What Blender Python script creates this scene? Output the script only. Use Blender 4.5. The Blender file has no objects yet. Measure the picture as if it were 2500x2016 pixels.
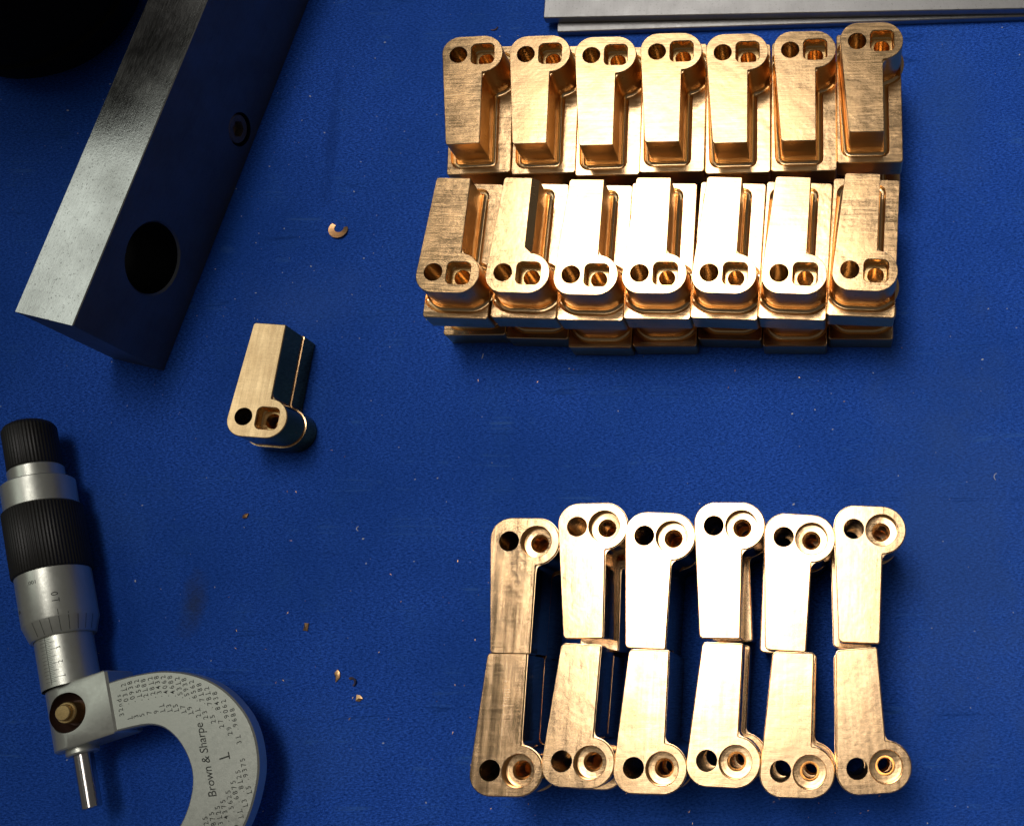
import bpy, bmesh, math, random
from mathutils import Vector, Matrix
from mathutils.geometry import tessellate_polygon
random.seed(7)
S = 0.001                      # everything below is written in millimetres
PI = math.pi
scene = bpy.context.scene
COL = scene.collection

# ------------------------------------------------------------------ camera
cam_data = bpy.data.cameras.new('camera')
cam = bpy.data.objects.new('camera', cam_data)
COL.objects.link(cam)
cam_data.sensor_fit = 'HORIZONTAL'
cam_data.sensor_width = 36.0
cam_data.lens = 36.0 * 2507.69 / 2500.0
cam_data.shift_x = -640.47 / 2500.0
cam_data.shift_y = 158.81 / 2500.0
cam_data.clip_start = 0.01
cam_data.clip_end = 20.0
cm = Matrix(((0.9987944780003869, 0.0, -0.049087582095012336),
             (0.010330286939904006, 0.9776054761693972, 0.21019233605282844),
             (0.04798828906799891, -0.21044603337579426, 0.9764269512609328))).transposed()
cam.matrix_world = Matrix.Translation((0, 0, 424.674 * S)) @ cm.to_4x4()
scene.camera = cam

# ------------------------------------------------------------------ world, lamps, exposure
world = bpy.data.worlds.new('World')
scene.world = world
world.use_nodes = True
bg = world.node_tree.nodes['Background']
bg.inputs[0].default_value = (1.0, 0.95, 0.91, 1)
bg.inputs[1].default_value = 0.07

def area_lamp(name, loc, target, sx, sy, power, col, spread, rz):
    d = bpy.data.lights.new(name, 'AREA')
    d.shape = 'RECTANGLE'
    d.size, d.size_y = sx, sy
    d.energy = power
    d.color = col
    d.spread = math.radians(spread)
    o = bpy.data.objects.new(name, d)
    COL.objects.link(o)
    o.location = loc
    z = (Vector(loc) - Vector(target)).normalized()
    y = Vector((-math.sin(rz), math.cos(rz), 0))
    x = y.cross(z).normalized()
    y = z.cross(x)
    o.matrix_world = Matrix.Translation(loc) @ Matrix((x, y, z)).transposed().to_4x4()
    return o

# the ceiling fixture over the bench and a weaker one off to the left
area_lamp('ceiling_lamp', (-0.222, 0.50, 1.7), (0.14, 0.04, 0), 0.56, 1.98, 2.62, (1.0, 0.95, 0.92), 43, math.radians(10))
area_lamp('ceiling_lamp', (-1.47, 0.60, 1.7), (-0.35, 0.05, 0), 0.62, 1.20, 0.62, (0.93, 1.0, 0.93), 90, 0)

scene.view_settings.view_transform = 'Standard'
scene.view_settings.look = 'None'
scene.view_settings.exposure = 0.0
scene.view_settings.gamma = 1.0
scene.view_settings.use_curve_mapping = False
scene.cycles.glossy_bounces = 6
scene.cycles.max_bounces = 10

# ------------------------------------------------------------------ materials
def new_mat(name):
    m = bpy.data.materials.new(name)
    m.use_nodes = True
    nt = m.node_tree
    return m, nt, nt.nodes['Principled BSDF']

def mapped(nt, scale, rand=True, rot=(0, 0, 0)):
    """object coordinates in millimetres times scale, shifted per object"""
    tc = nt.nodes.new('ShaderNodeTexCoord')
    mp = nt.nodes.new('ShaderNodeMapping')
    mp.inputs['Scale'].default_value = tuple(s * 1000 for s in scale)
    mp.inputs['Rotation'].default_value = rot
    src = tc.outputs['Object']
    if rand:
        oi = nt.nodes.new('ShaderNodeObjectInfo')
        ma = nt.nodes.new('ShaderNodeMath'); ma.operation = 'MULTIPLY'
        nt.links.new(oi.outputs['Random'], ma.inputs[0]); ma.inputs[1].default_value = 3.0
        ad = nt.nodes.new('ShaderNodeVectorMath'); ad.operation = 'ADD'
        nt.links.new(src, ad.inputs[0]); nt.links.new(ma.outputs[0], ad.inputs[1])
        src = ad.outputs[0]
    nt.links.new(src, mp.inputs['Vector'])
    return mp.outputs[0]

def noise(nt, vec, detail=3.0, rough=0.55, scale=1.0):
    n = nt.nodes.new('ShaderNodeTexNoise')
    n.inputs['Scale'].default_value = scale
    n.inputs['Detail'].default_value = detail
    n.inputs['Roughness'].default_value = rough
    nt.links.new(vec, n.inputs['Vector'])
    return n.outputs['Fac']

def remap(nt, v, a, b, lo=0.0, hi=1.0):
    r = nt.nodes.new('ShaderNodeMapRange')
    r.inputs[1].default_value, r.inputs[2].default_value = lo, hi
    r.inputs[3].default_value, r.inputs[4].default_value = a, b
    nt.links.new(v, r.inputs[0])
    return r.outputs[0]

def math_n(nt, op, a, b):
    n = nt.nodes.new('ShaderNodeMath'); n.operation = op
    for i, v in enumerate((a, b)):
        if isinstance(v, (int, float)): n.inputs[i].default_value = v
        else: nt.links.new(v, n.inputs[i])
    return n.outputs[0]

def mixc(nt, fac, c1, c2):
    n = nt.nodes.new('ShaderNodeMix'); n.data_type = 'RGBA'
    if isinstance(fac, (int, float)): n.inputs[0].default_value = fac
    else: nt.links.new(fac, n.inputs[0])
    for i, c in ((6, c1), (7, c2)):
        if isinstance(c, tuple): n.inputs[i].default_value = (*c, 1)
        else: nt.links.new(c, n.inputs[i])
    return n.outputs[2]

def bump(nt, bsdf, h, dist, strength=1.0, prev=None):
    b = nt.nodes.new('ShaderNodeBump')
    b.inputs['Strength'].default_value = strength
    b.inputs['Distance'].default_value = dist * S
    nt.links.new(h, b.inputs['Height'])
    if prev is not None: nt.links.new(prev, b.inputs['Normal'])
    nt.links.new(b.outputs[0], bsdf.inputs['Normal'])
    return b.outputs[0]

def brass(name, streak, swell, rough0, rough1, c1, c2, lines=None, brushed=0.06, band=(0.05, 0.85, 0.6)):
    m, nt, bs = new_mat(name)
    bs.inputs['Metallic'].default_value = 1.0
    blot = noise(nt, mapped(nt, (0.09, 0.09, 0.09)), 3)
    fine = noise(nt, mapped(nt, (0.12, 3.2, 1.6)), 4, 0.65)          # machining streaks across the part
    fine2 = noise(nt, mapped(nt, (2.4, 0.10, 1.6), rot=(0, 0, 0.25)), 3, 0.6)
    spots = noise(nt, mapped(nt, (0.9, 0.9, 0.9)), 4, 0.7)
    broad = noise(nt, mapped(nt, band), 3, 0.6)         # broader brushed bands
    dirt = remap(nt, spots, 0, 1, 0.60, 0.78)
    col = mixc(nt, remap(nt, blot, 0, 1, 0.3, 0.7), c1, c2)
    col = mixc(nt, math_n(nt, 'MULTIPLY', dirt, 0.35), col, (0.30, 0.17, 0.07))
    nt.links.new(col, bs.inputs['Base Color'])
    r = math_n(nt, 'ADD', remap(nt, fine, rough0, rough1, 0.3, 0.7), remap(nt, blot, -0.03, 0.05, 0.3, 0.7))
    nt.links.new(r, bs.inputs['Roughness'])
    col = mixc(nt, remap(nt, broad, 0.0, 0.13 if lines else 0.17, 0.45, 0.75), col, (0.55, 0.33, 0.13))
    nt.links.new(col, bs.inputs['Base Color'])
    r = math_n(nt, 'ADD', r, remap(nt, broad, -0.02, brushed, 0.35, 0.7))
    nt.links.new(r, bs.inputs['Roughness'])
    p = bump(nt, bs, blot, swell)
    p = bump(nt, bs, broad, 0.008 if lines else brushed * 0.12, 1.0, p)
    p = bump(nt, bs, fine, streak, 1.0, p)
    p = bump(nt, bs, fine2, streak * 0.3, 1.0, p)
    if lines:
        w = nt.nodes.new('ShaderNodeTexWave'); w.bands_direction = 'Y'
        w.inputs['Scale'].default_value = 1.0
        w.inputs['Distortion'].default_value = 1.2
        w.inputs['Detail'].default_value = 1.0
        w.inputs['Detail Scale'].default_value = 0.3
        nt.links.new(mapped(nt, (0.05, lines, 0.05)), w.inputs['Vector'])
        p = bump(nt, bs, w.outputs['Fac'], 0.004, 1.0, p)
    return m

M = {}
M['blank'] = brass('sawn_brass', 0.009, 0.10, 0.13, 0.22, (0.88, 0.585, 0.30), (0.77, 0.49, 0.235), brushed=0.06, band=(0.05, 1.5, 0.6))
M['lever'] = brass('milled_brass', 0.007, 0.10, 0.12, 0.20, (0.89, 0.60, 0.33), (0.79, 0.51, 0.26), lines=0.8, brushed=0.10, band=(0.50, 0.022, 0.3))
M['base'] = brass('base_brass', 0.006, 0.15, 0.12, 0.20, (0.88, 0.59, 0.31), (0.78, 0.495, 0.245))
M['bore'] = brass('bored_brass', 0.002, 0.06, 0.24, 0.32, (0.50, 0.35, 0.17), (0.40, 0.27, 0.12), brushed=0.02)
M['side'] = brass('side_milled_brass', 0.008, 0.10, 0.27, 0.36, (0.85, 0.56, 0.26), (0.72, 0.45, 0.19))
M['flank'] = brass('shaded_flank', 0.004, 0.06, 0.09, 0.14, (0.44, 0.25, 0.065), (0.34, 0.18, 0.045), brushed=0.02)  # finished lever walls, brass darkened to paint in their dark reflections
M['pocket'] = brass('pocket_brass', 0.006, 0.10, 0.16, 0.24, (0.86, 0.57, 0.26), (0.78, 0.49, 0.20))
M['chip'] = brass('chip_brass', 0.02, 0.10, 0.25, 0.40, (0.85, 0.55, 0.28), (0.80, 0.42, 0.18))

def steel(name, base, dark, metallic, r0, r1, grain, pit=0.0, streak=(0.15, 2.5, 1.0), turn=0.0):
    m, nt, bs = new_mat(name)
    bs.inputs['Metallic'].default_value = metallic
    a = noise(nt, mapped(nt, streak, rot=(0, 0, turn)), 4, 0.65)
    b = noise(nt, mapped(nt, (0.05, 0.05, 0.05)), 4, 0.6)
    c = noise(nt, mapped(nt, (1.1, 1.1, 1.1)), 3, 0.7)
    col = mixc(nt, remap(nt, b, 0, 0.6, 0.35, 0.7), base, dark)
    if pit:
        col = mixc(nt, remap(nt, c, 0, pit * 0.8, 0.60, 0.70), col, (0.05, 0.05, 0.04))
    nt.links.new(col, bs.inputs['Base Color'])
    nt.links.new(math_n(nt, 'ADD', remap(nt, a, r0, r1, 0.3, 0.7), remap(nt, b, -0.04, 0.06, 0.3, 0.7)), bs.inputs['Roughness'])
    p = bump(nt, bs, a, grain)
    bump(nt, bs, c, grain * 2.5, 1.0, p)
    return m
M['bar'] = steel('ground_bar_steel', (0.56, 0.56, 0.53), (0.40, 0.40, 0.37), 1.0, 0.14, 0.22, 0.014, 1.0)
M['bar_side'] = steel('dark_bar_steel', (0.17, 0.18, 0.18), (0.11, 0.12, 0.12), 0.85, 0.42, 0.55, 0.012, 0.4)
M['plate'] = steel('parallel_steel', (0.36, 0.355, 0.34), (0.26, 0.255, 0.245), 1.0, 0.34, 0.48, 0.012, 0.5, (1.2, 0.10, 1.0), 0.75)
M['satin'] = steel('satin_chrome', (0.68, 0.69, 0.60), (0.58, 0.60, 0.52), 0.86, 0.32, 0.42, 0.006, 0.12, (0.6, 0.6, 0.6))
M['bright'] = steel('polished_spindle', (0.66, 0.63, 0.60), (0.58, 0.56, 0.52), 1.0, 0.10, 0.18, 0.003, 0.0)
M['rustscrew'] = steel('old_screw', (0.28, 0.22, 0.17), (0.14, 0.11, 0.09), 0.8, 0.45, 0.6, 0.05, 0.8, (0.4, 0.4, 0.4))

def plain(name, col, metallic, rough, grain=0.0, gscale=1.5, spec=0.5):
    m, nt, bs = new_mat(name)
    n = noise(nt, mapped(nt, (gscale,) * 3), 3)
    nt.links.new(mixc(nt, remap(nt, n, 0, 1, 0.3, 0.7), tuple(c * 0.85 for c in col), tuple(min(1, c * 1.15) for c in col)), bs.inputs['Base Color'])
    bs.inputs['Metallic'].default_value = metallic
    bs.inputs['Roughness'].default_value = rough
    bs.inputs['Specular IOR Level'].default_value = spec
    if grain: bump(nt, bs, n, grain)
    return m
M['black'] = plain('blackened_grip', (0.014, 0.013, 0.010), 0.1, 0.45, 0.02)
def ink_mat():
    m, nt, bs = new_mat('engraved_ink')
    n = noise(nt, mapped(nt, (0.9, 0.9, 0.9)), 4, 0.7)
    nt.links.new(mixc(nt, remap(nt, n, 0, 0.7, 0.48, 0.72), (0.03, 0.035, 0.025), (0.26, 0.27, 0.24)), bs.inputs['Base Color'])
    bs.inputs['Roughness'].default_value = 0.7
    return m
M['ink'] = ink_mat()
M['button'] = plain('button_brass', (0.55, 0.38, 0.16), 0.9, 0.38, 0.01)
M['cup'] = plain('dark_bore', (0.10, 0.055, 0.04), 0.6, 0.45)
M['rubber'] = plain('dark_rubber', (0.006, 0.006, 0.005), 0.0, 0.8, 0.05, 0.6, 0.1)
M['bore_shade'] = plain('bore_shade_black', (0.004, 0.004, 0.004), 0.0, 0.8, spec=0.05)  # black colour stands in for the shade inside the bar's holes
M['lint'] = plain('white_lint', (0.55, 0.58, 0.66), 0.0, 0.8)

def mat_bench():
    m, nt, bs = new_mat('blue_bench_mat')
    big = noise(nt, mapped(nt, (0.008, 0.008, 0.008), False), 5, 0.6)
    mid = noise(nt, mapped(nt, (0.06, 0.05, 0.05), False), 4, 0.6)
    grain = noise(nt, mapped(nt, (0.7, 1.5, 1.0), False, (0, 0, -0.6)), 3, 0.7)     # short slanting nap
    grain2 = noise(nt, mapped(nt, (2.6, 2.6, 2.6), False), 2, 0.6)
    g = math_n(nt, 'ADD', math_n(nt, 'MULTIPLY', grain, 0.6), math_n(nt, 'MULTIPLY', grain2, 0.4))
    base = mixc(nt, remap(nt, g, 0, 1, 0.40, 0.60), (0.0018, 0.030, 0.225), (0.0400, 0.160, 0.780))
    base = mixc(nt, remap(nt, big, 0.0, 0.60, 0.40, 0.66), base, (0.006, 0.052, 0.290))
    base = mixc(nt, remap(nt, mid, 0.0, 0.22, 0.52, 0.78), base, (0.030, 0.122, 0.420))
    # greasy finger mark, worn dark streak, pale patches, darker patch before the lower group
    for cx, cy, sx, sy, k, c in ((-267.9, 38.5, 5.5, 10.5, 0.62, (0.034, 0.046, 0.065)), (-227.5, 258, 3.2, 30, 0.35, (0.004, 0.026, 0.16)),
                                 (55, 60, 38, 95, 0.40, (0.045, 0.110, 0.310)), (-330, 78, 40, 22, 0.25, (0.04, 0.125, 0.37)), (-230, 175, 26, 14, 0.25, (0.05, 0.13, 0.46)), (-60, -42, 60, 14, 0.35, (0.006, 0.045, 0.19)), (-152, 168, 8, 16, 0.3, (0.016, 0.045, 0.25)), (58, 262, 16, 40, 0.3, (0.04, 0.115, 0.36)), (-215, -20, 30, 18, 0.22, (0.04, 0.12, 0.40))):
        tc = nt.nodes.new('ShaderNodeTexCoord')
        mp = nt.nodes.new('ShaderNodeMapping')
        mp.inputs['Location'].default_value = (-cx / sx, -cy / sy, 0)
        mp.inputs['Scale'].default_value = (1000 / sx, 1000 / sy, 0)
        nt.links.new(tc.outputs['Object'], mp.inputs['Vector'])
        ln = nt.nodes.new('ShaderNodeVectorMath'); ln.operation = 'LENGTH'
        nt.links.new(mp.outputs[0], ln.inputs[0])
        d = math_n(nt, 'ADD', ln.outputs['Value'], remap(nt, mid, -0.5, 0.5, 0.3, 0.7))
        base = mixc(nt, remap(nt, d, k, 0.0, 0.3, 1.3), base, c)
    for sc, rot, w, c in (((0.0035, 0.11, 1), 0.5, 0.012, (0.05, 0.16, 0.50)), ((0.004, 0.09, 1), -0.9, 0.010, (0.002, 0.028, 0.17)), ((0.003, 0.13, 1), 1.7, 0.010, (0.05, 0.15, 0.46))):
        n = noise(nt, mapped(nt, sc, False, (0, 0, rot)), 1, 0.4)
        d = math_n(nt, 'ABSOLUTE', math_n(nt, 'SUBTRACT', n, 0.62), 0.0)
        f = math_n(nt, 'MULTIPLY', remap(nt, d, 0.55, 0.0, 0.0, w), remap(nt, mid, 0.0, 1.0, 0.50, 0.62))
        base = mixc(nt, f, base, c)
    nt.links.new(base, bs.inputs['Base Color'])
    bs.inputs['Roughness'].default_value = 0.62
    bs.inputs['Specular IOR Level'].default_value = 0.06
    p = bump(nt, bs, mid, 0.25)
    bump(nt, bs, g, 0.42, 1.0, p)
    return m
M['bench'] = mat_bench()

# ------------------------------------------------------------------ helpers
class MB:
    def __init__(self): self.v = []; self.f = []
    def ring(self, pts):
        n = len(self.v); self.v += [tuple(p) for p in pts]; return list(range(n, n + len(pts)))
    def bridge(self, a, b):
        n = len(a)
        for i in range(n): self.f.append((a[i], a[(i + 1) % n], b[(i + 1) % n], b[i]))
    def loft(self, rings):                       # rings run so that faces look outwards for a counter-clockwise ring going up
        ids = [self.ring(r) for r in rings]
        for a, b in zip(ids, ids[1:]): self.bridge(a, b)
        return ids
    def cap(self, loops, up=True):
        base = len(self.v)
        flat = [tuple(p) for l in loops for p in l]
        self.v += flat
        tris = tessellate_polygon([[Vector(p) for p in l] for l in loops])
        for t in tris:
            a, b, c = (Vector(flat[i]) for i in t)
            n = (b - a).cross(c - a)
            t = tuple(base + i for i in t)
            if (n.z > 0) != up: t = t[::-1]
            self.f.append(t)
    def mesh(self, name, mat, fn=None, flip=False, angle=32):
        vs = [tuple(c * S for c in (fn(p) if fn else p)) for p in self.v]
        fs = [f[::-1] for f in self.f] if flip else self.f
        me = bpy.data.meshes.new(name)
        me.from_pydata(vs, [], fs)
        bm = bmesh.new(); bm.from_mesh(me)
        bmesh.ops.remove_doubles(bm, verts=bm.verts, dist=1e-7)
        bm.to_mesh(me); bm.free()
        me.materials.append(mat)
        me.shade_smooth()
        me.set_sharp_from_angle(angle=math.radians(angle))
        return me

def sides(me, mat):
    """walls cut by the flank of the end mill have their own finish, duller on blanks, darkened with painted shade on levers"""
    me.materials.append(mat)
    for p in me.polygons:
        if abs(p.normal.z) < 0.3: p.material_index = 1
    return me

def link(name, me, parent=None):
    o = bpy.data.objects.new(name, me)
    COL.objects.link(o)
    if parent: o.parent = parent
    return o

def tag(o, label=None, cat=None, group=None, kind=None):
    if label: o['label'] = label
    if cat: o['category'] = cat
    if group: o['group'] = group
    if kind: o['kind'] = kind
    return o

def empty(name, loc, rz=0.0, rx=0.0, ry=0.0):
    o = bpy.data.objects.new(name, None)
    COL.objects.link(o)
    o.empty_display_size = 0.01
    o.location = tuple(c * S for c in loc)
    o.rotation_euler = (rx, ry, rz)
    return o

def circle(cx, cy, r, z, n=40, a0=0.0):
    return [(cx + r * math.cos(a0 + 2 * PI * i / n), cy + r * math.sin(a0 + 2 * PI * i / n), z) for i in range(n)]

def rrect(x0, y0, x1, y1, r, z, k=5):
    out = []
    for cx, cy, a in ((x1 - r, y0 + r, -90), (x1 - r, y1 - r, 0), (x0 + r, y1 - r, 90), (x0 + r, y0 + r, 180)):
        for i in range(k + 1):
            t = math.radians(a + 90 * i / k)
            out.append((cx + r * math.cos(t), cy + r * math.sin(t), z))
    return out

# ------------------------------------------------------------------ the setting
mb = MB()
rs = [rrect(-900, -500, 700, 900, 12, z) for z in (-30, 0)]
mb.loft(rs); mb.cap([rs[1]], True); mb.cap([rs[0]], False)
tag(link('bench_top', mb.mesh('bench_top', M['bench'])), 'blue nap covered bench top', kind='structure')

# ------------------------------------------------------------------ brass pieces
AX, AY, AR = 6.88, 8.61, 3.68            # round bore
BX, BY, BR = 17.10, 8.61, 8.5            # boss round the pocket / counterbore
EX, CX, L = 17.22, 3.21, 49.6            # arm: straight edge, narrow corner, length
H = 25.0                                 # full height
HG, HPL = H - 16.0, H - 14.6             # groove floor, base plate top

def outline(z, d=0.0, rn=2.5, sx=0.0):
    """lever seen from above, head at y=0, arm along +y; d grows it, rn is the fillet in the neck"""
    pts = []
    Rb, Rl = BR + d, 7.3 + d
    lx, ly = 7.3, 7.4
    rn = max(0.12, rn - d)
    ex = EX + d
    fx = ex + rn
    fy = BY + math.sqrt((Rb + rn) ** 2 - (fx - BX) ** 2)
    for t in (0.0, 0.5): pts.append((lx + (BX - lx) * t, 0.1 - d))
    tc = math.atan2(fy - BY, fx - BX)
    for i in range(30):
        t = -PI / 2 + (tc + PI / 2) * i / 29
        pts.append((BX + Rb * math.cos(t), BY + Rb * math.sin(t)))
    for i in range(1, 9):
        t = tc - PI + (0 - tc) * i / 8
        pts.append((fx + rn * math.cos(t), fy + rn * math.sin(t)))
    pts.append((ex - sx, fy + 2.2))
    rc = 0.35 + max(d, -0.1)
    for i in range(4):
        t = PI / 2 * i / 3
        pts.append((ex - sx - rc + rc * math.cos(t), L + d - rc + rc * math.sin(t)))
    a = math.radians(4.38)
    rc = 1.3 + d
    px, py = CX + math.tan(a) * d, L + d
    n = (-math.cos(a) , math.sin(a))
    # centre of the rounded corner, rc from the end and from the slanted side
    y = py - rc
    off = n[0] * CX + n[1] * L + d
    x = (off - rc - n[1] * y) / n[0]
    for i in range(6):
        t = PI / 2 + (PI / 2 - a) * i / 5
        pts.append((x + rc * math.cos(t), y + rc * math.sin(t)))
    for i in range(14):
        t = PI - a + (PI / 2 + a) * i / 13
        if i < 13: pts.append((lx + Rl * math.cos(t), ly + Rl * math.sin(t)))
    return [(p[0], p[1], z) for p in pts]

def pocket_ring(z, d=0.0): return rrect(BX - 4.75 - d, BY - 4.65 - d, BX + 4.75 + d, BY + 4.65 + d, 2.2 + d, z, 9)   # 40 points

def bore_mb(z1, z0, blind):
    m = MB()
    R = [circle(AX, AY, AR + 0.14, z1), circle(AX, AY, AR, z1 - 0.14)]
    if blind: R += [circle(AX, AY, AR, z0), circle(AX, AY, 0.02, z0 - 2.0)]
    else: R += [circle(AX, AY, AR, z0 + 0.14), circle(AX, AY, AR + 0.14, z0)]
    m.loft(R)
    return m

def pocket_mb(z1, floor, hole_z, through_r=None):
    m = MB()
    m.loft([pocket_ring(z1, 0.3), pocket_ring(z1 - 0.3), pocket_ring(floor + 0.5), pocket_ring(floor, -0.5)])
    m.cap([pocket_ring(floor, -0.5), circle(BX, BY, 3.35, floor)], True)
    R = [circle(BX, BY, 3.35, floor), circle(BX, BY, 3.15, floor - 0.2), circle(BX, BY, 3.15, hole_z)]
    if through_r: R += [circle(BX, BY, through_r, hole_z - 0.4), circle(BX, BY, through_r, 6.2)]
    else: R += [circle(BX, BY, 0.02, hole_z - 1.8)]
    m.loft(R)
    return m

def lever_body_mb():
    """finished lever, pocket side up"""
    m = MB()
    top = outline(H, -0.3, 0.2); bot = outline(0, 0.04, 0.7)
    m.loft([bot, outline(0.3, 0.34, 0.7), outline(0.9, 0.34, 0.7), outline(0.92, 0.48, 3.0),
            outline(H - 15.08, 0.48, 3.0), outline(H - 15.0, 0.0, 2.5),
            outline(H - 0.92, 0.0, 2.5), outline(H - 0.9, 0.0, 0.4), outline(H - 0.3, 0.0, 0.4), top])
    m.cap([top, circle(AX, AY, AR + 0.14, H), pocket_ring(H, 0.3)], True)
    m.cap([bot, circle(AX, AY, AR + 0.14, 0), circle(BX, BY, 6.05, 0)], False)
    return m

def counterbore_mb():
    m = MB()
    m.loft([circle(BX, BY, 2.65, 6.2), circle(BX, BY, 2.85, 6.0)])
    m.loft([circle(BX, BY, 2.85, 6.0), circle(BX, BY, 3.3, 5.55), circle(BX, BY, 3.5, 5.35), circle(BX, BY, 4.7, 5.30), circle(BX, BY, 4.75, 5.18), circle(BX, BY, 5.75, 5.12), circle(BX, BY, 5.85, 4.8),
            circle(BX, BY, 5.85, 0.2), circle(BX, BY, 6.05, 0)])
    return m

def blank_body_mb(bevel):
    m = MB()
    top = outline(H, -0.22, 0.2, 2.5 if bevel else 0)
    rings = [outline(HG - 1.0, 1.55, 2.6), outline(HG + 0.02, 1.5, 2.6), outline(HG + 0.14, 0.95, 2.6), outline(HG + 0.5, 0.42, 2.5), outline(HG + 0.95, 0.14, 2.5), outline(HG + 1.5, 0.0, 2.5)]
    rings += [outline(H - 0.92, 0.0, 2.5), outline(H - 0.9, 0.0, 0.4)] if not bevel else [outline(H - 1.9, 0.0, 2.5)]
    rings += [outline(H - 0.2, 0.0, 0.4, 2.4 if bevel else 0), top]
    m.loft(rings)
    m.cap([top, circle(AX, AY, AR + 0.14, H), pocket_ring(H, 0.3)], True)
    return m

def base_plate_mb():
    m = MB()
    X0, Y0, X1, Y1 = -1.5, -4.9, 25.75, L + 5.4
    b0 = rrect(X0 + .25, Y0 + .25, X1 - .25, Y1 - .25, 1.0, 0); b1 = rrect(X0, Y0, X1, Y1, 1.2, 0.25)
    t1 = rrect(X0, Y0, X1, Y1, 1.2, HPL - 0.3); t0 = rrect(X0 + .3, Y0 + .3, X1 - .3, Y1 - .3, 1.0, HPL)
    m.loft([b0, b1, t1, t0]); m.cap([b0], False)
    def groove(z, d):
        return [(min(max(x, X0 + .34), X1 - .34), min(max(y, Y0 + .34), Y1 - .34), z) for x, y, z in outline(z, d, 4.2)]
    g1 = groove(HPL, 3.05)
    m.cap([t0, g1], True)
    ids = m.loft([g1, groove(HG + 0.75, 2.85), groove(HG + 0.25, 2.5), groove(HG, 2.0)])
    m.cap([groove(HG, 2.0)], True)
    return m

def variants(o, flip):
    """map from the pocket-up drawing to a piece with its head towards -y (o=1) or +y (o=-1), pocket up or turned over"""
    if not flip: return (lambda p: (p[0], p[1] * o, p[2])), o == -1
    return (lambda p: (p[0], p[1] * o, H - p[2])), o == 1          # turned over

MESH = {}
def lever_meshes(o, flip):
    key = ('lever', o, flip)
    if key not in MESH:
        fn, fl = variants(o, flip)
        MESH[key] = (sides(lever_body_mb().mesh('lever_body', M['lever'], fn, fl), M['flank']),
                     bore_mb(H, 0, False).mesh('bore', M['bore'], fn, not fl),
                     pocket_mb(H, H - 5.0, H - 13, 2.65).mesh('pocket', M['pocket'], fn, not fl),
                     counterbore_mb().mesh('counterbore', M['base'], fn, not fl))
    return MESH[key]
def blank_meshes(o, bevel=False):
    key = ('blank', o, bevel)
    if key not in MESH:
        fn, fl = variants(o, False)
        MESH[key] = (sides(base_plate_mb().mesh('base_plate', M['base'], fn, fl), M['side']),
                     sides(blank_body_mb(bevel).mesh('lever_body', M['blank'], fn, fl, 9.5 if bevel else 32), M['side']),
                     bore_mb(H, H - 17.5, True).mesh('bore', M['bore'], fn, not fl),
                     pocket_mb(H, H - 5.0, H - 17).mesh('pocket', M['pocket'], fn, not fl))
    return MESH[key]

def put_blank(o, x, y, z, deg, label, group, tilt=0.0, bevel=False):
    rnd = random.Random(int(x * 10) + int(z) * 31)
    root = empty('brass_blank', (x, y, z), math.radians(deg), math.radians(rnd.uniform(-1, 1) * tilt), math.radians(rnd.uniform(-1, 1) * tilt))
    tag(root, label, 'brass blank', group)
    p, b, r, q = blank_meshes(o, bevel)
    link('base_plate', p, root)
    body = link('lever_body', b, root)
    link('bore', r, body); link('pocket', q, body)
    return root

def put_lever(o, flip, x, y, z, deg, label, group, tilt=0.0):
    rnd = random.Random(int(x * 10) + int(z) * 17)
    root = empty('brass_lever', (x, y, z), math.radians(deg), math.radians(rnd.uniform(-1, 1) * tilt), math.radians(rnd.uniform(-1, 1) * tilt))
    if label: tag(root, label, 'brass lever', group)
    b, r, q, c = lever_meshes(o, flip)
    link('lever_body', b, root); link('bore', r, root)
    link('pocket', q, root); link('counterbore', c, root)
    return root

# --- upper group: two layers of unfinished blanks, front row heads towards the viewer, back row heads away
GU = 'unfinished brass blanks in the upper group'
front = [(-161.50, 157.56, -3.15), (-133.41, 156.80, -2.76), (-105.91, 155.19, -2.14), (-78.67, 155.25, -1.89),
         (-51.38, 155.03, -3.36), (-23.99, 154.39, -3.41), (3.58, 155.13, -3.45)]
front_l = ['brown scratched brass blank at the left end of the upper group front row',
           'brass blank in the front row with a wide slanted strip along its arm edge',
           'glaring white blank just right of the one with the slanted strip, front row',
           'middle blank of the upper group front row, top washed out white',
           'white topped blank, third from the right in the upper group front row',
           'blank with a tiny crescent mark beside its arm, upper group front row',
           'pale gold blank with broad brushed bands, right end of the upper front row']
back = [(-157.35, 270.84, 1.46), (-128.61, 270.27, 0.33), (-101.2, 269.03, -0.03), (-73.71, 269.82, -0.46),
        (-46.5, 268.44, 0.06), (-18.8, 268.83, -0.2), (8.76, 271.84, -0.39)]
back_l = ['dull khaki scratched blank at the left end of the upper group back row',
          'blank second from the left in the upper back row, half white half brown',
          'blank third from the left in the upper back row, almost all white',
          'middle blank of the upper back row with fine crossing scratches on top',
          'cream topped blank, third from the right in the upper back row',
          'tan blank second from the right in the upper back row',
          'blank at the right end of the upper back row, pushed back past its neighbours']
for i, (x, y, a) in enumerate(front):
    put_blank(1, x, y, 25.12, a, front_l[i], GU, 0.22, bevel=(i == 1))
for i, (x, y, a) in enumerate(back):
    put_blank(-1, x, y, 25.12, a, back_l[i], GU, 0.22)
low = [(-163.9, 154.0, -0.5), (-136.4, 152.3, -2.2), (-109.0, 147.6, -1.7), (-81.0, 147.5, -0.8), (-53.1, 150.3, -2.1), (-25.3, 146.7, -1.0), (2.7, 149.3, -1.25)]
names = ['at the left end', 'second from the left', 'third from the left', 'in the middle', 'third from the right', 'second from the right', 'at the right end']
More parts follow.
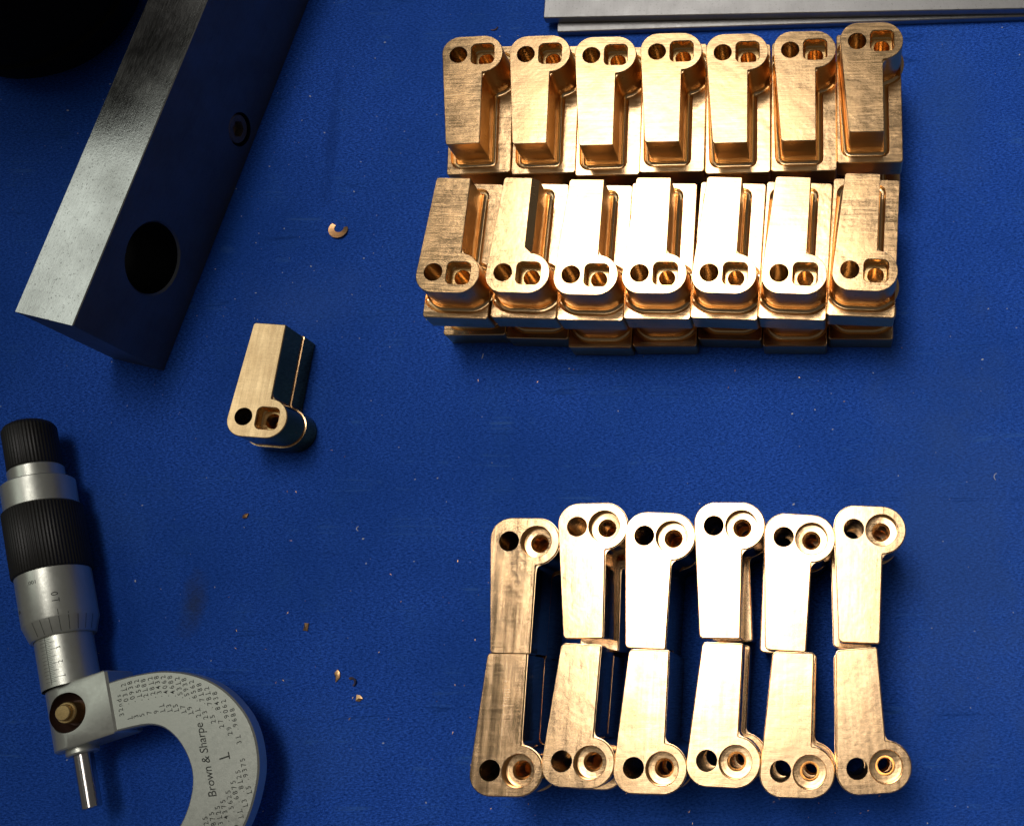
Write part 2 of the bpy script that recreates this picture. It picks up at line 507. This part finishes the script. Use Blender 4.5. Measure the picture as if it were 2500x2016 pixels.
for i, (x, y, a) in enumerate(low):
    t = math.radians(a)
    ox, oy = x + 1.5 * math.cos(t) - 4.9 * math.sin(t), y + 1.5 * math.sin(t) + 4.9 * math.cos(t)
    put_blank(1, ox, oy, 0, a, 'shaded blank under the front row of the upper group, %s' % names[i], GU)
for i, (x, y, a) in enumerate(back):
    put_blank(-1, x + random.uniform(-.4, .4) + 0.6, y + 2.4 + random.uniform(0, .5) - (2.0 if i == 6 else 0), 0, a * 0.6,
              'buried blank under the back row of the upper group, %s' % names[i], GU)

# --- lower group: two layers of finished levers standing counterbore side up
GL = 'finished brass levers in the lower group'
qb = [(-124.25, 66.38, -1.19), (-99.16, 71.60, 0.75), (-73.23, 68.41, -2.62), (-47.66, 71.63, -0.95), (-21.36, 67.63, -3.94), (4.48, 70.23, -2.93)]
qb_l = ['brown finished lever at the left end of the lower group back row',
        'lever with brass edges peeking out below its tip, lower group back row',
        'glaring white lever third from the left in the lower group back row',
        'lever with another arm sticking out past its right edge, lower group back row',
        'lever with a pale strip along its left edge, lower group back row',
        'cream finished lever at the right end of the lower group back row']
qf = [(-127.13, -33.31, -1.0), (-101.61, -29.72, -2.87), (-75.49, -32.03, -1.6), (-49.71, -29.52, -2.67), (-23.47, -33.0, -1.8), (4.39, -32.71, 3.94)]
qf_l = ['brown lever with lengthwise mill marks, left end of the lower group front row',
        'lever second from the left in the lower group front row, pale mid arm',
        'white lever third from the left in the lower group front row',
        'lever third from the right in the lower front row, bright rims beside its neck',
        'lever second from the right in the lower group front row, ribbed mill marks',
        'lever at the right end of the lower front row, its tip leaning left']
for i, (x, y, a) in enumerate(qb): put_lever(-1, True, x, y, 25.1, a, qb_l[i], GL, 0.25)
for i, (x, y, a) in enumerate(qf): put_lever(1, True, x, y, 25.1, a, qf_l[i], GL, 0.25)
jb = [(-0.7, -0.6, -0.2), (1.2, -3.6, -0.6), (-0.8, -0.3, -0.2), (-0.2, -0.4, 3.4), (-1.0, 0.3, -2.6), (-1.2, -0.6, -0.6)]
jf = [(-0.5, -0.2, -0.1), (-0.3, -2.6, 0.2), (-0.7, -0.5, 0.1), (0.9, 0.4, 0.3), (0.9, 0.3, 0.2), (-0.3, -0.5, 0.3)]
for i in range(6):
    x, y, a = qb[i]; dx, dy, da = jb[i]
    put_lever(-1, True, x + dx, y + dy, 0, a + da, 'hidden lever under the back row of the lower group, %s' % (names[:3] + names[4:])[i], GL)
    x, y, a = qf[i]; dx, dy, da = jf[i]
    put_lever(1, True, x + dx, y + dy, 0, a + da, 'hidden lever under the front row of the lower group, %s' % (names[:3] + names[4:])[i], GL)

# --- the single finished lever on its own, pocket side up
put_lever(1, False, -247.71, 106.65, 0, -5.14, 'finished brass lever standing alone on the bench beside the steel bar', None)

# ------------------------------------------------------------------ steel bar at the upper left
U = Vector((37.4, 144.6, 0)).normalized()
bar = empty('steel_bar', (-293.9, 143.3, 0), math.atan2(U.y, U.x))          # local +x along the bar, local +y to its left, near side face at y=0
tag(bar, 'tall ground steel bar with a big round hole in its side, upper left', 'steel bar')
BL_, BW, BH = 300.0, 25.6, 57.0
HX, HZ, HR = 41.0, 30.8, 15.3
SX, SZ, SR = 115.0, 11.4, 7.6
def bar_body():
    m = MB()
    c = 0.35
    def side_ring(y, inset):   # ring in the x-z plane, written as (x, z) then moved to y
        return [(0 + inset, y, inset), (BL_ - inset, y, inset), (BL_ - inset, y, BH - inset), (inset, y, BH - inset)]
    def circ(cx, cz, r, y, n=48): return [(cx + r * math.cos(2 * PI * i / n), y, cz + r * math.sin(2 * PI * i / n)) for i in range(n)]
    m.loft([side_ring(0, c), side_ring(c, 0), side_ring(BW - c, 0), side_ring(BW, c)])
    def wall(loops, y, near):
        base = len(m.v); flat = [p for l in loops for p in l]; m.v += flat
        for t in tessellate_polygon([[Vector((p[0], p[2], 0)) for p in l] for l in loops]):
            a, b, d = (Vector(flat[i]) for i in t)
            n = (b - a).cross(d - a)
            t = tuple(base + i for i in t)
            if (n.y < 0) != near: t = t[::-1]
            m.f.append(t)
    wall([side_ring(0, c), circ(HX, HZ, HR + .8, 0), circ(SX, SZ, SR, 0)], 0, True)
    wall([side_ring(BW, c), circ(HX, HZ, HR, BW)], BW, False)
    m.loft([circ(HX, HZ, HR, BW), circ(HX, HZ, HR, 0.8), circ(HX, HZ, HR + .8, 0)])
    m.loft([circ(SX, SZ, SR - 0.4, 9), circ(SX, SZ, SR - 0.4, 0.5), circ(SX, SZ, SR, 0)])
    wall([circ(SX, SZ, SR - 0.4, 9)], 9, True)
    return m
bar_me = bar_body().mesh('bar_body', M['bar'])
bar_me.materials.append(M['bar_side']); bar_me.materials.append(M['bore_shade'])
for p in bar_me.polygons:
    if p.center.z < (BH - 0.6) * S: p.material_index = 1      # the top is ground steel, all other faces take a darker, rougher one
    if math.hypot(p.center.x / S - HX, p.center.z / S - HZ) < HR - 0.02 or math.hypot(p.center.x / S - SX, p.center.z / S - SZ) < SR - 0.1: p.material_index = 2
link('bar_body', bar_me, bar)
def screw_mb():
    m = MB()
    def circ(r, y, n=40): return [(SX + r * math.cos(2 * PI * i / n), y, SZ + r * math.sin(2 * PI * i / n)) for i in range(n)]
    def hexa(r, y, n=40):
        out = []
        for i in range(n):
            t = 2 * PI * i / n
            k = math.cos(PI / 6) / math.cos((t % (PI / 3)) - PI / 6)
            out.append((SX + r * k * math.cos(t), y, SZ + r * k * math.sin(t)))
        return out
    m.loft([circ(6.5, 7.5), circ(6.5, 1.2), circ(6.1, 0.8), hexa(3.9, 0.8), hexa(3.7, 4.2), circ(0.05, 5.2)])
    m.f = [f[::-1] for f in m.f]
    return m
link('socket_screw', screw_mb().mesh('socket_screw', M['rustscrew']), bar)

# ------------------------------------------------------------------ two flat steel plates at the top edge
def slab(w, d, h, c=0.35):
    m = MB()
    R = [rrect(c, c, w - c, d - c, 0.3, 0, 2), rrect(0, 0, w, d, 0.4, c, 2), rrect(0, 0, w, d, 0.4, h - c, 2), rrect(c, c, w - c, d - c, 0.3, h, 2)]
    m.loft(R); m.cap([R[0]], False); m.cap([R[-1]], True)
    return m
lp = link('steel_plate', slab(330, 50, 3.5).mesh('steel_plate', M['plate']))
lp.location = (-122.7 * S, 305.6 * S, 0); lp.rotation_euler = (0, 0, math.atan2(0.4, 216.7))
tag(lp, 'lower flat steel plate, only its edge showing under the other plate', 'steel plate', 'flat steel plates at the top edge')
tp = link('steel_plate', slab(330, 70, 4.0).mesh('steel_plate', M['plate']))
tp.location = (-128.3 * S, 310.3 * S, 3.55 * S); tp.rotation_euler = (0, 0, math.atan2(-3.2, 221.5))
tag(tp, 'upper flat steel plate with diagonal grinding marks, lying on another plate', 'steel plate', 'flat steel plates at the top edge')

# ------------------------------------------------------------------ micrometer at the lower left
mic = empty('micrometer', (-289.73, -41.88, 0), math.atan2(0.30996921, 0.95074659))   # local +y runs from the spindle tip to the knob
tag(mic, 'silver outside micrometer with black knurled grips and a curved engraved frame', 'micrometer')
AZ = 14.6                                                                             # axis height
def lathe(prof, n=72, ridges=0.0):
    m = MB()
    R = []
    for y, r in prof:
        ring = []
        for i in range(n):
            rr = r - (ridges if (i % 4 in (0, 1)) and r > 3 else 0)
            t = 2 * PI * i / n
            ring.append((rr * math.sin(t), y, AZ + rr * math.cos(t)))
        R.append(ring)
    m.loft(R)
    return m
link('spindle', lathe([(0, 0.02), (0, 3.2), (0.3, 3.5), (30, 3.5)], 48).mesh('spindle', M['bright']), mic)
link('collar', lathe([(21.6, 3.6), (21.6, 5.4), (22.2, 5.8), (28, 5.8)], 48).mesh('collar', M['satin']), mic)
sleeve = link('sleeve', lathe([(49.2, 10.2), (76, 10.2)]).mesh('sleeve', M['satin']), mic)
thimble = link('thimble', lathe([(69.6, 10.35), (69.7, 11.2), (70.2, 11.6), (76.2, 13.3), (76.6, 13.45), (97, 13.45), (97, 12.0)]).mesh('thimble', M['satin']), mic)
link('knurled_grip', lathe([(97.0, 12.5), (97.1, 13.9), (97.7, 14.4), (125.2, 14.4), (125.8, 13.9), (125.9, 12.0)], 288, 0.28).mesh('knurled_grip', M['black'], angle=60), mic)
link('wide_ring', lathe([(125.9, 12.0), (125.9, 13.0), (126.3, 13.3), (137.2, 13.3), (137.8, 12.6), (137.8, 9)]).mesh('wide_ring', M['satin']), mic)
link('narrow_ring', lathe([(137.8, 9.0), (137.8, 9.9), (138.2, 10.2), (143.6, 10.2), (144.2, 9.7), (144.2, 7)]).mesh('narrow_ring', M['satin']), mic)
link('ratchet_knob', lathe([(144.2, 7.5), (144.2, 9.6), (144.8, 10.0), (162.2, 10.0), (164.0, 9.0), (165.2, 7.2), (165.6, 0.05)], 192, 0.22).mesh('ratchet_knob', M['black'], angle=60), mic)

ZF, ZB = 22.3, 23.0
def smooth(pts, k=4):
    out = []
    n = len(pts)
    for i in range(n - 1):
        p0, p1, p2, p3 = pts[max(i - 1, 0)], pts[i], pts[i + 1], pts[min(i + 2, n - 1)]
        for j in range(k):
            t = j / k
            out.append(tuple(0.5 * (2 * b + (c - a) * t + (2 * a - 5 * b + 4 * c - d) * t * t + (3 * b - a - 3 * c + d) * t ** 3)
                             for a, b, c, d in zip(p0, p1, p2, p3)))
    out.append(pts[-1])
    return out
outer = [(16.0, 44.55), (19.9, 44.53), (26.66, 44.35), (33.85, 43.6), (40.03, 42.5), (45.57, 40.7), (52.19, 37.45), (58.59, 32.9), (64.15, 27.0), (68.14, 20.6), (71.1, 13.73), (72.4, 6.4),
         (72.35, -0.9), (71.15, -7.81), (68.68, -14.1), (65.38, -20.4), (61.2, -26.2), (54.5, -33.0), (46.0, -38.6), (36.0, -42.4), (26, -44.2), (12, -45)]
inner = [(16.0, 24.75), (19.76, 24.72), (25.43, 24.3), (30.18, 23.71), (33.88, 22.7), (38.19, 20.0), (42.1, 14.7), (44.6, 8.2), (45.6, 1.6), (45.0, -4.0), (43.1, -9.2), (40.4, -14.0),
         (36.9, -18.2), (31.5, -22.4), (25, -25.0), (12, -26)]
def frame_mb():
    m = MB()
    o, i = smooth(outer), smooth(inner)
    n = len(o)
    # resample the inner edge to as many points as the outer, so both edges can be bevelled together
    def resample(p, k):
        d = [0]
        for a, b in zip(p, p[1:]): d.append(d[-1] + math.dist(a, b))
        out = []
        for q in range(k):
            s = d[-1] * q / (k - 1); j = 0
            while j < len(d) - 2 and d[j + 1] < s: j += 1
            t = (s - d[j]) / (d[j + 1] - d[j])
            out.append((p[j][0] + (p[j + 1][0] - p[j][0]) * t, p[j][1] + (p[j + 1][1] - p[j][1]) * t))
        return out
    i = resample(i, n); o = resample(o, n)
    loop = o + i[::-1]
    def inset(l, d):
        out = []
        N = len(l)
        for k in range(N):
            a, b = l[k - 1], l[(k + 1) % N]
            tx, ty = b[0] - a[0], b[1] - a[1]
            q = math.hypot(tx, ty) or 1
            out.append((l[k][0] + ty / q * -d, l[k][1] - tx / q * -d))
        return out
    w = inset(loop, -0.6)
    R = [[(x, y, z) for x, y in l] for l, z in ((w, ZF - 6.4), (loop, ZF - 5.8), (loop, ZF - 0.6), (w, ZF))]
    m.loft(R)
    m.f = [f[::-1] for f in m.f]
    # strips between the two edges, top and bottom
    for r, up in ((R[3], True), (R[0], False)):
        ids = m.ring(r)
        for k in range(n - 1):
            q = (ids[k], ids[k + 1], ids[2 * n - 2 - k], ids[2 * n - 1 - k])
            m.f.append(q[::-1] if up else q)
    return m
frame = link('frame', frame_mb().mesh('frame', M['satin'], angle=40), mic)
link('anvil', lathe([(-60, 3.5), (-38, 3.5), (-37, 5), (-25.7, 5), (-25.7, 3.5), (-25.2, 0.02)], 40).mesh('anvil', M['bright']), mic)

# hub: round over the axis, flat towards the frame, bored for the lock button
def hub_mesh():
    prof = []
    r = ZB - AZ
    zc = AZ
    for k in range(25):                      # round side towards -x
        t = PI / 2 + PI * k / 24
        prof.append((1.0 + (r + 2.2) * math.cos(t) * 1.0, zc + r * math.sin(t)))
    prof += [(19.4, zc - r), (20.2, zc - r + .8), (20.2, zc + r - .8), (19.4, zc + r)]
    m = MB()
    def ringy(y, k): return [(9 + (x - 9) * k, y, zc + (z - zc) * k) for x, z in prof]
    R = [ringy(24.2, 0.95), ringy(24.8, 1.0), ringy(49.0, 1.0), ringy(49.6, 0.95)]
    m.loft(R)
    for ring, s in ((R[0], 1), (R[-1], -1)):
        ids = m.ring(ring)
        m.f.append(tuple(ids[::-1] if s == 1 else ids))
    # recompute outward normals, then bore it
    me = m.mesh('hub', M['satin'])
    bm = bmesh.new(); bm.from_mesh(me); bmesh.ops.recalc_face_normals(bm, faces=bm.faces); bm.to_mesh(me); bm.free()
    c = MB(); cr = [circle(1.95, 38.0, 7.9, z, 64) for z in (ZB - 7.0, ZB + 6)]
    c.loft(cr); c.cap([cr[0]], False); c.cap([cr[1]], True)
    cme = c.mesh('cutter', M['cup'])
    a, b = link('hub_raw', me), link('hub_cutter', cme)
    md = a.modifiers.new('bore', 'BOOLEAN'); md.operation = 'DIFFERENCE'; md.solver = 'EXACT'; md.object = b
    dg = bpy.context.evaluated_depsgraph_get()
    out = bpy.data.meshes.new_from_object(a.evaluated_get(dg))
    bpy.data.objects.remove(a); bpy.data.objects.remove(b)
    out.name = 'hub'
    out.shade_smooth(); out.set_sharp_from_angle(angle=math.radians(35))
    return out
hub = link('hub', hub_mesh(), mic)
def upright(prof, cx, cy, n=56):
    m = MB(); m.loft([circle(cx, cy, r, z, n) for r, z in prof]); return m
link('lock_cup', upright([(7.75, ZB - 1.2), (7.6, ZB - 2.6), (6.2, ZB - 5.2), (5.0, ZB - 6.4), (0.05, ZB - 6.5)], 1.95, 38.0).mesh('lock_cup', M['cup']), hub)
btn = upright([(4.2, ZB - 6.4), (4.2, ZB - 0.4), (3.9, ZB), (3.3, ZB), (3.1, ZB + 0.2), (3.1, ZB + 1.6), (2.8, ZB + 1.9), (0.05, ZB + 1.95)], 1.75, 38.1)
link('lock_button', btn.mesh('lock_button', M['button']), hub)

# engraved writing: font outlines turned into thin flat meshes
def glyph_mesh(txt, size, shear=0.0, spacing=1.0):
    cu = bpy.data.curves.new('glyph', 'FONT')
    cu.body = txt; cu.size = size; cu.align_x = 'CENTER'; cu.align_y = 'CENTER'
    cu.shear = shear; cu.space_character = spacing
    cu.resolution_u = 3
    cu.offset = 0.004 * size
    o = bpy.data.objects.new('glyph', cu); COL.objects.link(o)
    dg = bpy.context.evaluated_depsgraph_get()
    me = bpy.data.meshes.new_from_object(o.evaluated_get(dg))
    v = [tuple(q.co) for q in me.vertices]; f = [tuple(p.vertices) for p in me.polygons]
    bpy.data.objects.remove(o); bpy.data.meshes.remove(me)
    return v, f
GL_CACHE = {}
class Ink(MB):
    def glyph(self, txt, place, size, **k):
        key = (txt, size, tuple(k.items()))
        if key not in GL_CACHE: GL_CACHE[key] = glyph_mesh(txt, size, **k)
        v, f = GL_CACHE[key]
        b = len(self.v)
        self.v += [place(x, y) for x, y, _ in v]
        self.f += [tuple(b + i for i in q) for q in f]
        if txt == '1':                              # these figures have a foot
            b = len(self.v); h = size * 0.36; w = size * 0.24; t = size * 0.085
            self.v += [place(x, y) for x, y in ((-w + .05 * size, -h), (w + .05 * size, -h), (w + .05 * size, -h + t), (-w + .05 * size, -h + t))]
            self.f.append((b, b + 1, b + 2, b + 3))
    def mesh_ink(self, name):
        me = bpy.data.meshes.new(name)
        me.from_pydata([tuple(c * S for c in p) for p in self.v], [], self.f)
        me.materials.append(M['ink'])
        return me
def on_frame(cx, cy, rot=0.0):                # reads towards the knob (+y), tops of the letters to the left
    def place(x, y): return (cx - y, cy + x, ZF + 0.03)
    return place
DEC = [('0312', 25.68, 35.46), ('0938', 28.33, 35.50), ('1562', 31.10, 35.28), ('2188', 33.68, 34.72), ('2812', 36.57, 34.55), ('3438', 39.05, 34.20),
       ('4062', 41.70, 33.47), ('4688', 44.33, 32.55), ('5312', 47.03, 31.05), ('5938', 49.62, 29.84), ('6562', 52.34, 28.0), ('7188', 55.04, 25.98),
       ('7812', 57.77, 23.52), ('8438', 60.5, 20.72), ('9062', 63.26, 16.61), ('9688', 65.9, 12.26)]
NUM = [('1', 25.93, 27.93), ('3', 28.39, 27.94), ('5', 30.8, 27.73), ('7', 33.74, 27.65), ('9', 36.53, 27.16), ('11', 39.02, 26.6), ('13', 41.81, 25.83),
       ('15', 44.37, 25.0), ('17', 47.1, 23.62), ('19', 49.72, 22.29), ('21', 52.55, 20.42), ('23', 55.18, 18.81), ('25', 57.78, 16.29), ('27', 60.62, 13.45),
       ('29', 63.28, 9.75), ('31', 66.0, 5.35)]
DEC2 = [('9375', 66.0, -7.64), ('8125', 63.38, -11.48), ('6875', 60.75, -14.74), ('5625', 58.13, -17.67), ('4375', 55.49, -20.5), ('3125', 52.97, -22.04),
        ('1875', 50.25, -23.52), ('0625', 47.55, -24.4)]
NUM2 = [('15', 66.06, -14.49), ('13', 63.54, -18.78), ('11', 61.03, -22.27), ('9', 58.68, -25.05)]
ink = Ink()
for t, x, y in DEC + DEC2:
    ink.glyph('.', on_frame(x + 0.0, y - 1.75), 2.75)
    for k, ch in enumerate(t): ink.glyph(ch, on_frame(x, y + 2.03 * k), 2.75)
for t, x, y in NUM + NUM2:
    for k, ch in enumerate(t): ink.glyph(ch, on_frame(x, y + 2.05 * k), 2.75)
for k, ch in enumerate('32nds.'): ink.glyph(ch, on_frame(23.0 + (0.7 if ch == '.' else 0), 30.45 + 1.87 * k), 2.6)
link('engraved_fractions', ink.mesh_ink('engraved_fractions'), frame)
ink = Ink(); ink.glyph('Brown & Sharpe', on_frame(52.1, 2.78), 4.6, shear=0.22, spacing=0.96)
link('engraved_name', ink.mesh_ink('engraved_name'), frame)
ink = Ink(); ink.glyph('1', on_frame(59.36, 1.51), 5.6)
link('engraved_size', ink.mesh_ink('engraved_size'), frame)

def on_round(r, phi0, yc, along=True, drop=0.0):
    def place(x, y):
        if along: a, yy = phi0 - y / r, yc + x
        else: a, yy = phi0 + x / r, yc + y
        return ((r + 0.04) * math.sin(a), yy, AZ + (r + 0.04) * math.cos(a))
    return place
class Marks(Ink):
    def line(self, r, phi, y0, y1, w=0.16):
        b = len(self.v); k = w / 2 / 12.0
        for y in (y0, y1):
            rr = (r(y) if callable(r) else r) + 0.05
            for a in (phi - k * 1, phi + k * 1): self.v.append((rr * math.sin(a), y, AZ + rr * math.cos(a)))
        self.f.append((b, b + 1, b + 3, b + 2))
    def tick(self, r, phi0, phi1, y, w=0.14):
        b = len(self.v); n = 6
        for i in range(n + 1):
            a = phi0 + (phi1 - phi0) * i / n
            for q in (y - w / 2, y + w / 2): self.v.append(((r + 0.05) * math.sin(a), q, AZ + (r + 0.05) * math.cos(a)))
        for i in range(n): self.f.append((b + 2 * i, b + 2 * i + 1, b + 2 * i + 3, b + 2 * i + 2))
mk = Marks()
p0 = math.radians(-3)
mk2 = Marks()
b = 10.2
mk2.v = []
for seg in range(1):
    k = 0.15 / 2 / b
    mk2.v += [((b + .05) * math.sin(p0 - k), 50.2, AZ + (b + .05) * math.cos(p0 - k)), ((b + .05) * math.sin(p0 + k), 50.2, AZ + (b + .05) * math.cos(p0 + k)),
              ((b + .05) * math.sin(p0 + k), 69.5, AZ + (b + .05) * math.cos(p0 + k)), ((b + .05) * math.sin(p0 - k), 69.5, AZ + (b + .05) * math.cos(p0 - k))]
    mk2.f.append((0, 1, 2, 3))
for i in range(26):
    y = 51.2 + i * 0.72
    ln = 0.34 if i % 4 == 2 else (0.20 if i % 2 == 0 else 0.15)
    mk2.tick(10.2, p0 + 0.01, p0 + ln, y)
    if i % 2 == 0: mk2.tick(10.2, p0 - 0.24, p0 - 0.02, y + 0.3, 0.10)
for t, y in (('1', 52.6), ('2', 58.4), ('3', 64.2)): mk2.glyph(t, on_round(10.2, p0 + 0.44, y), 2.3)
link('sleeve_scale', mk2.mesh_ink('sleeve_scale'), sleeve)
def thr(y): return 11.6 + (13.3 - 11.6) * (y - 70.2) / 6.0 if y < 76.2 else 13.45
for k in range(-1, 7):
    phi = math.radians(33 + 14.4 * (k - 2))
    for y0, y1 in ((70.3, 73.2), (73.2, 76.1)) + (((76.7, 79.0),) if k == 2 else ()) + (((76.7, 77.3),) if k == 3 else ()):
        mk.line(thr, phi, y0, y1, 0.20)
for t, y in (('1', 82.6), ('0', 85.4)): mk.glyph(t, on_round(13.45, math.radians(33), y), 3.4)
for t, y in (('5', 82.6),): mk.glyph(t, on_round(13.45, math.radians(33 - 72), y), 3.4)
mk.glyph('.001', on_round(13.45, math.radians(2), 92.0, False), 2.2)
link('thimble_scale', mk.mesh_ink('thimble_scale'), thimble)

# ------------------------------------------------------------------ dark round thing in the shadowed corner behind the bar
m = MB()
prof = [(30, 0), (40, 1), (47, 4), (51.5, 9), (54, 16), (54, 20), (52.5, 21), (52.5, 24), (54, 25), (54, 120), (52.5, 121), (52.5, 124), (54, 125), (54, 158), (52, 164), (46, 168), (36, 168), (34, 166), (0.1, 166)]  # made tall so it blocks the lamp and shades the mat by the bar
m.loft([circle(0, 0, r, z, 72) for r, z in prof])
kn = link('round_black_object', m.mesh('round_black_object', M['rubber']))
kn.location = (-374 * S, 337 * S, 0)
tag(kn, 'round black object lost in the dark corner behind the steel bar', 'round object')

# ------------------------------------------------------------------ swarf and lint
def ribbon(path, w, lean, th=0.12):
    """thin curled chip following path [(x, y, z)], w wide, leaning outwards"""
    m = MB(); n = len(path); rows = []
    for i, (x, y, z) in enumerate(path):
        a, b = path[max(i - 1, 0)], path[min(i + 1, n - 1)]
        tx, ty = b[0] - a[0], b[1] - a[1]; q = math.hypot(tx, ty) or 1
        nx, ny = ty / q, -tx / q
        ww = w * (0.35 + 0.65 * math.sin(PI * (0.12 + 0.76 * i / (n - 1))))
        c, s = math.cos(lean), math.sin(lean)
        rows.append([(x, y, z), (x + nx * ww * c, y + ny * ww * c, z + ww * s), (x + nx * (ww * c - th * s), y + ny * (ww * c - th * s), z + ww * s + th), (x - nx * th * s, y - ny * th * s, z + th)])
    ids = [m.ring(r) for r in rows]
    for a, b in zip(ids, ids[1:]): m.bridge(a, b)
    m.f += [tuple(ids[0]), tuple(ids[-1][::-1])]
    return m
def chip(name, mb_, x, y, rz, label, mat='chip', cat='metal chip'):
    me = mb_.mesh(name, M[mat])
    bm = bmesh.new(); bm.from_mesh(me); bmesh.ops.recalc_face_normals(bm, faces=bm.faces); bm.to_mesh(me); bm.free()
    o = link(name, me)
    o.location = (x * S, y * S, 0.05 * S); o.rotation_euler = (0, 0, rz)
    tag(o, label, cat, 'brass chips on the bench')
    return o
arc = lambda r, a0, a1, n=10, z=0.1, dz=0.0: [(r * math.cos(math.radians(a0 + (a1 - a0) * i / n)), r * math.sin(math.radians(a0 + (a1 - a0) * i / n)), z + dz * math.sin(PI * i / n)) for i in range(n + 1)]
chip('curled_chip', ribbon(arc(2.2, 140, 375, 14, 0.1, 0.6), 3.0, 0.16), -219.9, 210.2, 0, 'bright curled brass chip shaped like a C, right of the steel bar')
chip('curled_chip', ribbon(arc(2.4, 250, 340, 8), 0.7, 0.4), -154.6, 312.6, 0, 'thin crescent sliver lying left of the flat steel plates')
chip('curled_chip', ribbon(arc(1.3, -70, 110, 10), 1.7, 0.8), -196.3, 6.9, 0.2, 'brown half ring chip between two flakes near the micrometer')
def flake(pts, h):
    m = MB(); t = [(x, y, h * random.uniform(.6, 1.2)) for x, y in pts]; b_ = [(x, y, 0) for x, y in pts]
    cx = sum(p[0] for p in pts) / len(pts); cy = sum(p[1] for p in pts) / len(pts)
    ib = m.ring(b_); it = m.ring(t); m.bridge(ib, it); m.f.append(tuple(ib[::-1]))
    c = len(m.v); m.v.append((cx, cy, h * 1.6))
    for i in range(len(it)): m.f.append((it[i], it[(i + 1) % len(it)], c))
    return m
chip('brass_flake', flake([(-.4, -2.7), (1.3, -.6), (1.1, 1.6), (.1, 2.6), (-1.2, 1.2), (-.6, -.5)], 0.7), -202.4, 9.5, 0, 'golden leaf shaped flake, topmost of three chips right of the micrometer')
chip('brass_flake', flake([(-1.3, -1.2), (.2, -1.5), (1.6, -.3), (.2, 1.2), (-1.2, 1.3)], 0.5), -192.3, 0.6, 0, 'pale pinkish three cornered flake, lowest of three chips right of the micrometer')
chip('brass_flake', flake([(-1.1, -1.4), (.8, -1.7), (1.2, 1.5), (-.7, 1.7)], 0.8), -217.6, 29.7, 0, 'small reddish square flake alone in the middle of the bench', )
chip('brass_flake', flake([(-1.5, -.8), (.4, -1.1), (1.4, .7), (.2, .9), (-1.2, .5)], 0.8), -248.8, 77.3, 0.2, 'tiny orange brown flake below the lone brass lever')
chip('lint_curl', ribbon(arc(0.9, 100, 260, 8), 0.3, 0.2), -198.6, 71.3, 0, 'tiny white crescent of lint in the open middle of the bench', 'lint', 'lint')
chip('lint_curl', ribbon([(0, 0, .05), (.3, 1.2, .1), (.5, 2.4, .05)], 0.4, 0.2), -150.0, 146.6, 0, 'short white thread below the left end of the upper brass group', 'lint', 'lint')
chip('lint_curl', ribbon(arc(1.6, 110, 230, 8), 0.3, 0.2), 73.0, 91.0, 0, 'thin white hook of lint near the right edge', 'lint', 'lint')

m = MB(); rnd = random.Random(5)
for i in range(70):
    x, y = rnd.choice(((rnd.uniform(-175, 45), rnd.gauss(140, 7)), (rnd.uniform(-135, 35), rnd.gauss(-44, 6)), (rnd.uniform(-260, -170), rnd.uniform(-10, 120)), (rnd.gauss(-148, 6), rnd.uniform(-30, 70))))
    l = rnd.uniform(0.2, 0.75); w = rnd.uniform(0.08, 0.2); a = rnd.uniform(0, PI)
    ca, sa = math.cos(a), math.sin(a)
    ids = m.ring([(x + ca * p - sa * q, y + sa * p + ca * q, 0.06 + abs(q) * 0.8) for p, q in ((-l, 0), (0, -w), (l, 0), (0, w))])
    c = len(m.v); m.v.append((x, y, 0.06 + w))
    for k in range(4): m.f.append((ids[k], ids[(k + 1) % 4], c))
tag(link('brass_dust', m.mesh('brass_dust', M['chip'])), 'tiny brass slivers scattered on the bench around the stacked parts', 'brass dust', kind='stuff')
rnd = random.Random(11)
m = MB()
for i in range(460):
    x, y = rnd.uniform(-400, 95), rnd.uniform(-50, 335)
    s = rnd.choice((0.10, 0.12, 0.14, 0.17, 0.2, 0.24, 0.34))
    a = rnd.uniform(0, PI); e = rnd.uniform(1.0, 2.2)
    if rnd.random() < 0.2: x, y = x * 0.25 - 215, y * 0.5 + 140
    ids = m.ring([(x + s * e * math.cos(a + t) * (1 if t in (0, PI) else .6), y + s * e * math.sin(a + t) * (1 if t in (0, PI) else .6), 0.06) for t in (0, PI / 2, PI, 1.5 * PI)])
    c = len(m.v); m.v.append((x, y, 0.06 + s * 0.6))
    for k in range(4): m.f.append((ids[k], ids[(k + 1) % 4], c))
tag(link('dust', m.mesh('dust', M['lint'])), 'white dust specks scattered over the blue bench', 'dust', kind='stuff')
